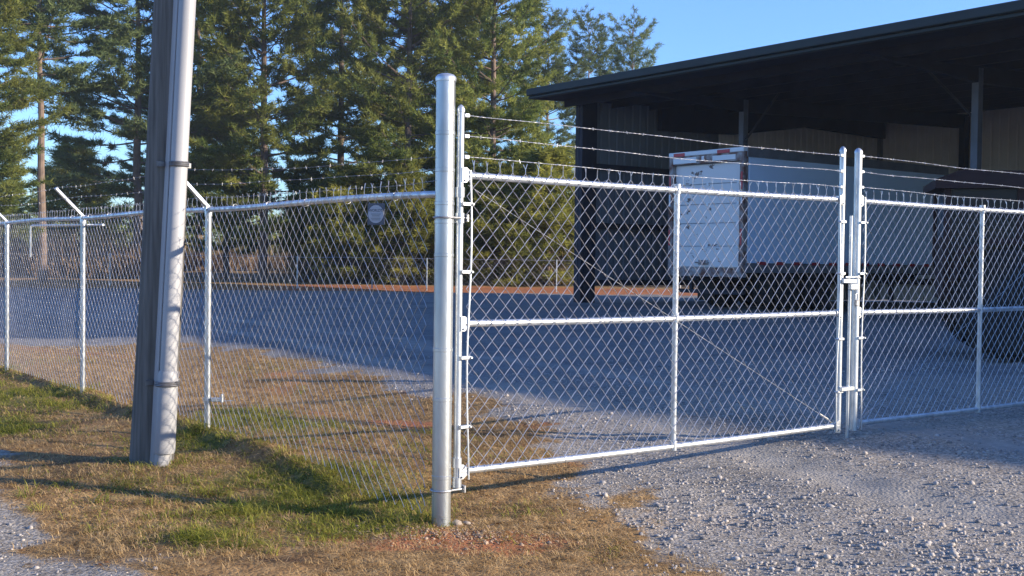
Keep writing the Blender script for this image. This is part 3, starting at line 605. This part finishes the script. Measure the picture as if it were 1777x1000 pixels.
# ------------------------------------------------------------------ utility pole with conduit
bx, by = -2.63, 8.42; zb = float(zg(bx, by)); lean = np.array((.047, .0, 1.0)); lean /= np.linalg.norm(lean)
up_ = thing('utility_pole', (bx, by, zb), 'weathered wooden utility pole carrying a pale grey conduit, leaning in front of the fence', 'utility pole')
base = np.array((bx, by, zb)); H = 9.5
hs = np.linspace(-.3, H, 26); m_ = MB(); m_.tube([base + lean * h + np.array((.006 * math.sin(h * 1.3), .006 * math.cos(h), 0)) for h in hs], [.158 - .0045 * h for h in hs], 28); part('pole_shaft', m_, WOOD, up_)
co = np.array((.142, -.178, 0))
m_ = MB(); m_.tube([base + co + lean * .55, base + co * .95 + lean * H * .8], .060, 24); cd = part('conduit', m_, PVC, up_)
m_ = MB(); m_.tube([base + co + lean * .10 + np.array((0, 0, 0)), base + co + lean * .12, base + co + lean * .66, base + co + lean * .69], [.072, .077, .073, .066], 24); part('sleeve', m_, PVC, cd)
m_ = MB(); m_.tube([base + co + lean * -.08 + np.array((-.02, 0, 0)), base + co + lean * .11 + np.array((-.01, 0, 0))], .055, 16); part('stub', m_, PVC, cd)
dirc = co / np.linalg.norm(co); sdv = np.cross(dirc, ZD)
m_ = MB()
for s in (-1, 1): m_.box(base + co * .68 + sdv * s * .062 + lean * (H * .38), (.008, .10, H * .76), (sdv, dirc, lean), 0)
part('flange', m_, PVC, cd, False)
for h in (.60, 2.17, 4.4):
    m_ = MB(); rr_ = .0805 if h < .7 else .064
    a_ = np.linspace(-R(115), R(115), 20); arc = [base + co + lean * h + (dirc * math.cos(t) + sdv * math.sin(t)) * rr_ for t in a_]
    for dz in (-.012, 0, .012): m_.tube([p_ + ZD * dz for p_ in arc], .0075, 6)
    for s in (-1, 1): m_.box(base + co * .6 + sdv * s * .098 + lean * h, (.06, .012, .04), (sdv, dirc, ZD), .003)
    part('strap', m_, STRAP, cd)

# ------------------------------------------------------------------ far fence, pipe frame
ff = thing('boundary_fence', (-8, 53.2, .25), 'low rusty chain link fence along the far edge of the gravel yard', 'fence')
m_ = MB(); fy = 53.2
for px in (-60, 190, 515, 740, 965, 1180, 1400):
    x, y = atpx(px, fy); z = float(zg(x, y)); q = MB(); q.tube([(x, y, z - .1), (x, y, z + 1.5)], .028, 8); part('post', q, GALV, ff)
xs = np.linspace(atpx(-200, fy)[0], atpx(1500, fy)[0], 60)
part('top_rail', MB().tube([(x, fy, float(zg(x, fy)) + 1.46) for x in xs], .012, 6), ZINC, ff)
x0, x1 = xs[0], xs[-1]
V_, F_ = chainlink(lambda s: np.array((x0 + s, fy - .04, 0.0)), x1 - x0, lambda s: .30, 1.68, a=.14, p=.26, r=.0022, nrm=np.array((0, -1.0, 0)), seed=2, wav=.02, yprong=False)
link_mesh('chain_link_mesh', V_, F_, ZINC, ff, False)
sk = tag(link_mesh('stake', np.concatenate((q := MB().tube([(*atpx(645, 51.8), .2), (*atpx(645, 51.8), .62)], .03, 8)).v), q.f, ZINC), 'short pale stake standing on the red clay strip', 'stake')

# ------------------------------------------------------------------ haze
hz = MB().box((-10, 70, 22), (260, 200, 50)); HM = bpy.data.materials.new('haze_air'); HM.use_nodes = True; hn = HM.node_tree.nodes; hn.remove(hn['Principled BSDF'])
pv = hn.new('ShaderNodeVolumePrincipled'); pv.inputs['Color'].default_value = (.80, .90, 1, 1); pv.inputs['Density'].default_value = .0005; pv.inputs['Anisotropy'].default_value = .2
HM.node_tree.links.new(pv.outputs[0], hn['Material Output'].inputs['Volume']); tag(part('haze', hz, HM, None, False), None, None, kind='stuff')
# ------------------------------------------------------------------ trees
def needles(c, d, rg, K=11, ln=(.16, .30), wd=.024, upb=.35, spread=.85):
    n = len(c); dd = d[:, None] + rg.normal(0, spread, (n, K, 3)) + np.array((0, 0, upb)); dd /= np.linalg.norm(dd, axis=2)[..., None]
    L = rg.uniform(*ln, (n, K, 1)); s = np.cross(dd, rg.normal(0, 1, (n, K, 3))); s /= np.linalg.norm(s, axis=2)[..., None]
    o = c[:, None] + rg.normal(0, .05, (n, K, 3)); V_ = np.stack([o - s * wd, o + s * wd, o + dd * L], 2).reshape(-1, 3)
    return V_, np.arange(len(V_)).reshape(-1, 3)
def pine(seed, h, r, base, dens=1.0, conic=.8, wsp=.62, K=12, drop=.22, tier=0.0, ln=(.20, .40)):
    rg = np.random.default_rng(seed); m_ = MB(); zz = np.linspace(-.3, h * .985, 16); wob = np.cumsum(rg.normal(0, .03, (16, 2)), 0) * h / 20
    R0 = .0095 * h + .03; path = np.stack([wob[:, 0], wob[:, 1], zz], 1); path[0, :2] = 0; path[1, :2] = 0
    m_.tube(path, np.maximum(R0 * (1 - zz / h) ** .8, .02), 10); C = []; D = []
    z = base; 
    while z < h * .99:
        t = (z - base) / (h - base); prof = (1 - t) ** conic * (.55 + .45 * min(1, t * 5)) + .04
        nb = rg.integers(4, 7); a0 = rg.uniform(0, 6.28); tz = rg.uniform(.75, 1.15) if rg.random() > tier else rg.uniform(.35, .6)
        for k in range(nb):
            if rg.random() < drop: continue
            az = a0 + k * 2 * PI / nb + rg.uniform(-.3, .3); L = r * prof * tz * rg.uniform(.65, 1.2) + .25; el = R(rg.uniform(-8, 14) + 42 * t)
            o = np.array((np.interp(z, zz, path[:, 0]), np.interp(z, zz, path[:, 1]), z + rg.uniform(-.15, .15)))
            hd = np.array((math.cos(az), math.sin(az), 0)); sd = np.array((-math.sin(az), math.cos(az), 0)); s = np.linspace(0, 1, 6); cv = rg.uniform(-.1, .12)
            bp = o + hd * (s * L * math.cos(el))[:, None] + ZD * (s * L * math.sin(el) + .10 * L * s ** 2 - .05 * L * np.sin(s * PI))[:, None] + sd * (cv * L * s ** 2)[:, None]
            m_.tube(bp, (.010 + .0075 * L) * (1 - .8 * s), 4, False)
            nt_ = max(4, int(L * 4.0 * dens))
            for q in range(nt_):
                f = .28 + .72 * (q + rg.random()) / nt_; b0 = np.array([np.interp(f, s, bp[:, i]) for i in range(3)]); sg_ = 1 if q % 2 else -1
                tl = (.22 + .42 * L * (1.05 - f)) * rg.uniform(.6, 1.1); td = hd * .75 + sd * sg_ * rg.uniform(.4, 1.0) + ZD * rg.uniform(-.05, .35); td /= np.linalg.norm(td)
                n_ = max(1, int(tl / .17)); e = np.linspace(.25, 1, n_ + 1)[:, None]; C.append(b0 + td * tl * e); D.append(np.repeat(td[None], n_ + 1, 0))
                if tl > .5: m_.tube([b0, b0 + td * tl], [.012, .005], 3, False)
        z += wsp * rg.uniform(.7, 1.3) * (1 - .45 * t)
    C = np.concatenate(C); D = np.concatenate(D); Vn, Fn = needles(C, D, rg, K, ln); return m_, Vn, Fn
def meshobj(name, V_, F_, mt): 
    o = link_mesh(name, V_, F_, mt); me = o.data; bpy.data.objects.remove(o); return me
KINDS = {}
def kind(nm, mt, *a, **k):
    m_, Vn, Fn = pine(*a, **k); KINDS[nm] = (meshobj('trunk', np.concatenate(m_.v), m_.f, BARK), meshobj('crown', Vn, Fn, mt))
kind('a', NEEDLE, 1, 21, 5.0, 2.0, 1.0, .42, .60)
kind('b', NEEDLE, 2, 20, 4.6, 2.6, 1.0, .5, .66)
kind('c', NEEDLE3, 3, 20, 5.6, 4.2, 1.0, .38, .85, tier=.3)
kind('d', NEEDLE3, 4, 20, 5.4, 9.3, 1.0, .4, .75, drop=.2)
kind('y', NEEDLE2, 5, 6, 2.4, .3, 1.1, .75, .36, K=12, drop=.05)
kind('s', NEEDLE3, 6, 17, 3.6, 6, .9, .35, .9, drop=.25, K=11)
def tree(name, k, px, y, h, label, rz=0, wscale=1.0, cat='pine tree', group='pines beyond the yard', h0={'a': 21, 'b': 20, 'c': 20, 'd': 20, 'y': 6, 's': 17}):
    x, y = atpx(px, y); z = float(zg(x, y)); t = thing(name, (x, y, z), label, cat, group); s = h / h0[k]; t.scale = (s * wscale, s * wscale, s); t.rotation_euler = (0, 0, rz)
    for nm, me in zip(('trunk', 'crown'), KINDS[k]):
        o = bpy.data.objects.new(nm, me); COL.objects.link(o); o.parent = t
TR = [
 ('d', 73, 55, 19.5, 'tall pine with a long bare trunk and an open crown, far left of the picture', .3, 1.0),
 ('b', -45, 50, 17, 'pine cut by the left edge of the picture, low branches reaching in', 1.4, 1.0),
 ('c', 235, 60, 21, 'pine with broad separate tiers of boughs directly behind the utility pole', 2.2, 1.15),
 ('a', 455, 59, 22, 'dense dark pine right of the utility pole, the first of the central stand', .5, .98),
 ('b', 590, 66, 24, 'pine in the middle of the stand with blue sky gaps beside its trunk', 2.9, .95),
 ('a', 705, 60, 23, 'pine standing directly behind the thick gate post with its trunk showing', 4.0, .95),
 ('a', 850, 61, 21.5, 'large pine at the right end of the stand, sloping down to the shed roof', 5.1, .98),
 ('b', 345, 72, 22, 'pine set back between the utility pole and the central stand', 3.3, 1.0),
 ('b', 770, 74, 25, 'tall pine set back behind the right end of the stand', .9, 1.1),
 ('c', 945, 74, 16.5, 'smaller pine at the corner of the shed roof, below the big end pine', 1.0, .9),
 ('s', 1018, 78, 17.0, 'thin sparse pine top showing above the shed roof, left of two', 0.2, .8),
 ('s', 1092, 80, 17.0, 'fuller dark pine top showing above the shed roof, right of two', 2.5, .85),
 ('b', 392, 62, 12.5, 'half grown pine filling the gap just right of the utility pole', 5.5, 1.25),
 ('c', 265, 70, 13, 'half grown pine low behind the utility pole', 4.5, 1.1),
 ('y', 128, 80, 8.0, 'small distant round pine low between the bare trunk and the pole', .7, 1.2),
 ('b', 5, 85, 9.5, 'small pine far back beyond the left corner of the yard', 3.7, 1.2)]
for k, px, y, h, lb, rz, ws in TR: tree('pine_tree', k, px, y, h, lb, rz, ws)
for k, px, y, h, lb, rz, ws in [
 ('y', 555, 60, 5.0, 'young pine behind the far fence post in the centre left', 1.2, 1.2),
 ('y', 610, 57.5, 5.6, 'young yellow green pine below the small fence sign on its left', 2.2, 1.35),
 ('y', 700, 57, 5.4, 'young pine below the small fence sign, close behind the thick gate post', 3.2, 1.25),
 ('y', 790, 59, 6.0, 'young pine showing through the left end of the left gate leaf', 4.2, 1.2),
 ('y', 870, 57.5, 5.8, 'young yellow pine seen through the gate leaf near the red clay', 5.2, 1.3),
 ('y', 950, 58, 6.6, 'young pine beside the end wall of the shed', .9, 1.3),
 ('y', 1040, 62, 6.0, 'young pine hidden behind the end wall of the shed', 1.9, 1.3)]:
    tree('young_pine', k, px, y, h, lb, rz, ws, 'young pine', 'young pines along the yard edge')
# far woods and brown brush
rg = np.random.default_rng(99)
n = 9000; xx = rg.uniform(-75, 45, n); yy = rg.uniform(98, 128, n); hh = rg.random(n) ** 1.3 * (3.0 + 3.2 * vnoise(xx, yy * 0, 6, 50)); C = np.stack([xx, yy, zg(xx, yy) + hh], 1)
Vn, Fn = needles(C, np.zeros_like(C), rg, 9, (.4, .9), .07, .1, 1.0); tag(link_mesh('woods', Vn, Fn, NEEDLE), 'dark band of distant woods behind the pines', 'woods', kind='stuff')
n = 7500; xx = rg.uniform(-42, 14, n); yy = rg.uniform(58, 76, n); dens = vnoise(xx, yy, 5, 51); kp = (dens > .30) & ~((xx / yy > -.27) & (xx / yy < -.19) & (yy < 66)); xx, yy = xx[kp], yy[kp]; C = np.stack([xx, yy, zg(xx, yy)], 1); n = len(C)
K = 7; ht = rg.uniform(.8, 3.6, (n, 1, 1)) * rg.uniform(.6, 1, (n, K, 1)); dd = rg.normal(0, .33, (n, K, 3)) + np.array((0, 0, 1.0)); dd /= np.linalg.norm(dd, axis=2)[..., None]; s = np.cross(dd, rg.normal(0, 1, (n, K, 3))); s /= np.linalg.norm(s, axis=2)[..., None]
o = C[:, None] + rg.normal(0, .15, (n, K, 3)) * (1, 1, 0); st = rg.uniform(0, .5, (n, K, 1)) * ht * dd
Vn = np.stack([o + st - s * .018, o + st + s * .018, o + dd * ht], 2).reshape(-1, 3); tag(link_mesh('brush', Vn, np.arange(len(Vn)).reshape(-1, 3), TWIG), 'brown leafless brush under the pines behind the far fence', 'brush', kind='stuff')

# ------------------------------------------------------------------ grass and stones
def infr(x, y, m=1.12): return (np.abs(x) < .4445 * y * m + .3)
def blades(x, y, h, wd, lean_, rg, mt, name, label):
    n = len(x); z = zg(x, y) - .004; az = rg.uniform(0, 2 * PI, n); d = np.stack([np.cos(az), np.sin(az), np.zeros(n)], 1); sd = np.stack([-np.sin(az), np.cos(az), np.zeros(n)], 1)
    B = np.stack([x, y, z], 1); h = h[:, None]; ln = (lean_ * rg.uniform(.2, 1.3, n))[:, None]; wd = np.asarray(wd)[:, None]
    m1 = B + ZD * h * .55 + d * h * ln * .35; tp = B + ZD * h * (1 - .25 * ln) + d * h * ln * 1.1
    V_ = np.stack([B - sd * wd, B + sd * wd, m1 + sd * wd * .8, m1 - sd * wd * .8, tp], 1).reshape(-1, 3); i = np.arange(n)[:, None] * 5
    F_ = np.concatenate([i + np.array([[0, 1, 2]]), i + np.array([[0, 2, 3]]), i + np.array([[3, 2, 4]])]); return tag(link_mesh(name, V_, F_, mt), label, 'grass', kind='stuff')
def scatter(n, ymin, ymax, rg, pw=1.6):
    t = rg.random(n); y = (ymin ** (1 - pw + 1) + t * (ymax ** (2 - pw) - ymin ** (2 - pw))) ** (1 / (2 - pw)); x = rg.uniform(-1, 1, n) * (.4445 * y * 1.15 + .3); return x, y
rg = np.random.default_rng(5)
x, y = scatter(600000, 5.0, 20.5, rg, 1.7); g = gravelmask(x, y); gr = greenmask(x, y); cl = claymask(x, y)
clump = vnoise(x, y, .08, 60) * .7 + vnoise(x, y, .35, 61) * .8 - .12
kp = (rg.random(len(x)) < (1 - g) ** 2 * np.clip(clump * 1.5 - .25, 0, 1) * (1 - .75 * cl) * np.clip(1.1 - gr, .2, 1)) & (rg.random(len(x)) < .75)
xd, yd = x[kp], y[kp]; blades(xd, yd, rg.uniform(.012, .05, len(xd)) * (.5 + vnoise(xd, yd, .3, 64)), rg.uniform(.0008, .0017, len(xd)) * (1 + yd / 16), 2.6, rg, DRYG, 'dry_grass', 'dry tan winter grass on both sides of the fence')
x, y = scatter(380000, 5.0, 17, rg, 1.8); g = gravelmask(x, y); gr = greenmask(x, y); clump = vnoise(x, y, .12, 62)
kp = rg.random(len(x)) < (1 - g) ** 2 * np.clip(gr * 1.25 - .12, 0, 1) * np.clip(clump * 1.8 - .25, .05, 1)
xd, yd = x[kp], y[kp]; hg = rg.uniform(.02, .085, len(xd)) * (.5 + greenmask(xd, yd) * .8) * (.45 + 1.2 * vnoise(xd, yd, .2, 63) ** 1.5); blades(xd, yd, hg, rg.uniform(.0010, .0024, len(xd)) * (1 + yd / 20), 2.0, rg, GREENG, 'green_grass', 'green grass growing round the utility pole and along the fence')
# weeds crowding the foot of the pole, the fence posts and the gate post
wx, wy, wh2 = [], [], []
for cx, cy, r0, n0, hh in [(-2.60, 8.42, .22, 500, .07), (-2.5, 8.22, .16, 160, .06), (*W(*FP[1])[:2], .10, 200, .06), (*W(*FP[2])[:2], .12, 200, .06), (*W(*FP[3])[:2], .12, 250, .10), (PU * .8 - PV * .6 - .1, PU * .6 + PV * .8, .09, 160, .05)]:
    t = rg.uniform(0, 2 * PI, n0); r_ = r0 * (.75 + np.abs(rg.normal(0, .5, n0))); wx.append(cx + r_ * np.cos(t)); wy.append(cy + r_ * np.sin(t)); wh2.append(rg.uniform(.3, 1, n0) * hh)
for i_ in range(70):
    sx = rg.uniform(0, 11); c_ = fpt(sx, -rg.uniform(.0, .12)); n0 = 45; wx.append(c_[0] + rg.normal(0, .045, n0)); wy.append(c_[1] + rg.normal(0, .045, n0)); wh2.append(rg.uniform(.3, 1, n0) * rg.uniform(.05, .12))
for i_ in range(60):
    cx, cy = rg.normal(-1.5, .55), rg.normal(7.2, .45); n0 = 40; wx.append(cx + rg.normal(0, .035, n0)); wy.append(cy + rg.normal(0, .03, n0)); wh2.append(rg.uniform(.3, 1, n0) * rg.uniform(.05, .13))
wx, wy, wh2 = map(np.concatenate, (wx, wy, wh2)); pick = rg.random(len(wx)) < .6
blades(wx[pick], wy[pick], wh2[pick], np.full(pick.sum(), .0022), 1.6, rg, GREENG, 'green_tufts', 'taller green grass tufts at the foot of the pole and the fence posts')
pick = ~pick; blades(wx[pick], wy[pick], wh2[pick], np.full(pick.sum(), .0018), 2.0, rg, DRYG, 'dry_tufts', 'taller straw coloured grass tufts along the fence line')
n = 1500; x = rg.uniform(-5, 2.2, n); y = rg.uniform(5.3, 13, n); k_ = (gravelmask(x, y) < .7) & (vnoise(x, y, .6, 80) > .45); x, y = x[k_], y[k_]; n = len(x)
az = rg.uniform(0, 6.28, n); dl = np.stack([np.cos(az), np.sin(az), rg.uniform(-.2, .5, n)], 1); sl_ = np.stack([-np.sin(az), np.cos(az), rg.uniform(-.4, .4, n)], 1); L_ = rg.uniform(.010, .026, (n, 1)); c = np.stack([x, y, zg(x, y) + .012], 1)
V_ = np.stack([c - dl * L_, c - sl_ * L_ * .55 + ZD * .004, c + dl * L_, c + sl_ * L_ * .55 + ZD * .006], 1).reshape(-1, 3)
tag(link_mesh('leaf_litter', V_, np.arange(4 * n).reshape(-1, 4), foliage('dead_leaves', (.16, .07, .03), (.38, .22, .10), .2, 9)), 'small dead brown leaves scattered in the grass', 'leaves', kind='stuff')
ICO = None
def stones(x, y, sz, rg, mt, name, label):
    t = (1 + 5 ** .5) / 2; iv = np.array([(-1, t, 0), (1, t, 0), (-1, -t, 0), (1, -t, 0), (0, -1, t), (0, 1, t), (0, -1, -t), (0, 1, -t), (t, 0, -1), (t, 0, 1), (-t, 0, -1), (-t, 0, 1)]) / 1.9
    fi = np.array([(0, 11, 5), (0, 5, 1), (0, 1, 7), (0, 7, 10), (0, 10, 11), (1, 5, 9), (5, 11, 4), (11, 10, 2), (10, 7, 6), (7, 1, 8), (3, 9, 4), (3, 4, 2), (3, 2, 6), (3, 6, 8), (3, 8, 9), (4, 9, 5), (2, 4, 11), (6, 2, 10), (8, 6, 7), (9, 8, 1)])
    n = len(x); q = rg.normal(0, 1, (n, 3, 3)); Q, _ = np.linalg.qr(q); sc = rg.uniform(.55, 1.25, (n, 1, 3)); V_ = iv[None] * sc * rg.uniform(.75, 1.2, (n, 12, 1)); V_ = np.einsum('nij,njk->nik', V_, Q) * sz[:, None, None]; V_[:, :, 2] *= .75
    V_ += np.stack([x, y, zg(x, y) + sz * .2], 1)[:, None]; F_ = (np.arange(n)[:, None, None] * 12 + fi[None]).reshape(-1, 3)
    o = link_mesh(name, V_.reshape(-1, 3), F_, mt); at = o.data.attributes.new('tone', 'FLOAT', 'POINT'); at.data.foreach_set('value', np.repeat(rg.random(n), 12).astype(np.float32)); return tag(o, label, 'gravel', kind='stuff')
STONE = bpy.data.materials.new('stone'); STONE.use_nodes = True; n_ = STONE.node_tree.nodes; l_ = STONE.node_tree.links
a = n_.new('ShaderNodeAttribute'); a.attribute_name = 'tone'; c = n_.new('ShaderNodeValToRGB'); e = c.color_ramp.elements; e[0].color = (.15, .14, .135, 1); e[1].color = (.42, .39, .36, 1); e.new(.55).color = (.32, .30, .285, 1); e.new(.9).color = (.42, .36, .30, 1)
l_.new(a.outputs['Fac'], c.inputs[0]); l_.new(c.outputs[0], n_['Principled BSDF'].inputs['Base Color']); n_['Principled BSDF'].inputs['Roughness'].default_value = .85
x, y = scatter(90000, 5.0, 16, rg, 1.9); g = gravelmask(x, y); cl = vnoise(x, y, .5, 70) * .55 + vnoise(x, y, .15, 71) * .4 + vnoise(x * .6, y, 1.1, 72) * .55 - .14
kp = rg.random(len(x)) < np.clip(g * 1.2 - .15, 0, 1) * np.clip(cl * 1.6 - .42, .03, 1) * np.where(UV(x, y)[0] < 2.4, .12, 1) * (1 - .85 * np.clip(ruts(x, y), 0, 1)); xs_, ys_ = x[kp], y[kp]
stones(xs_, ys_, np.clip(rg.lognormal(math.log(.0068), .5, len(xs_)), .003, .026), rg, STONE, 'gravel', 'loose grey crushed gravel on the yard and the road')
x = rg.normal(-.34, .36, 800); y = rg.normal(6.72, .14, 800); 
stones(x, y, np.clip(rg.lognormal(math.log(.006), .45, 800), .003, .018), rg, mat('pale_pebble', (.36, .26, .18), .85, 0, (.20, .14, .10), 30), 'pebbles', 'pale pebbles and concrete crumbs round the foot of the thick gate post')
for i, (px, y, s) in enumerate(((797, 6.95, .035), (814, 6.98, .028))):
    xx, yy = atpx(px, y); o = stones(np.array([xx]), np.array([yy]), np.array([s]), rg, mat('concrete_lump', (.36, .30, .24), .9, 0, (.25, .2, .16), 30, .4, 60), 'concrete_lump', None)
    del o['kind']; tag(o, ('larger rough concrete lump right against the foot of the gate post', 'smaller rough concrete lump, the farther right of two beside the gate post')[i], 'stone')
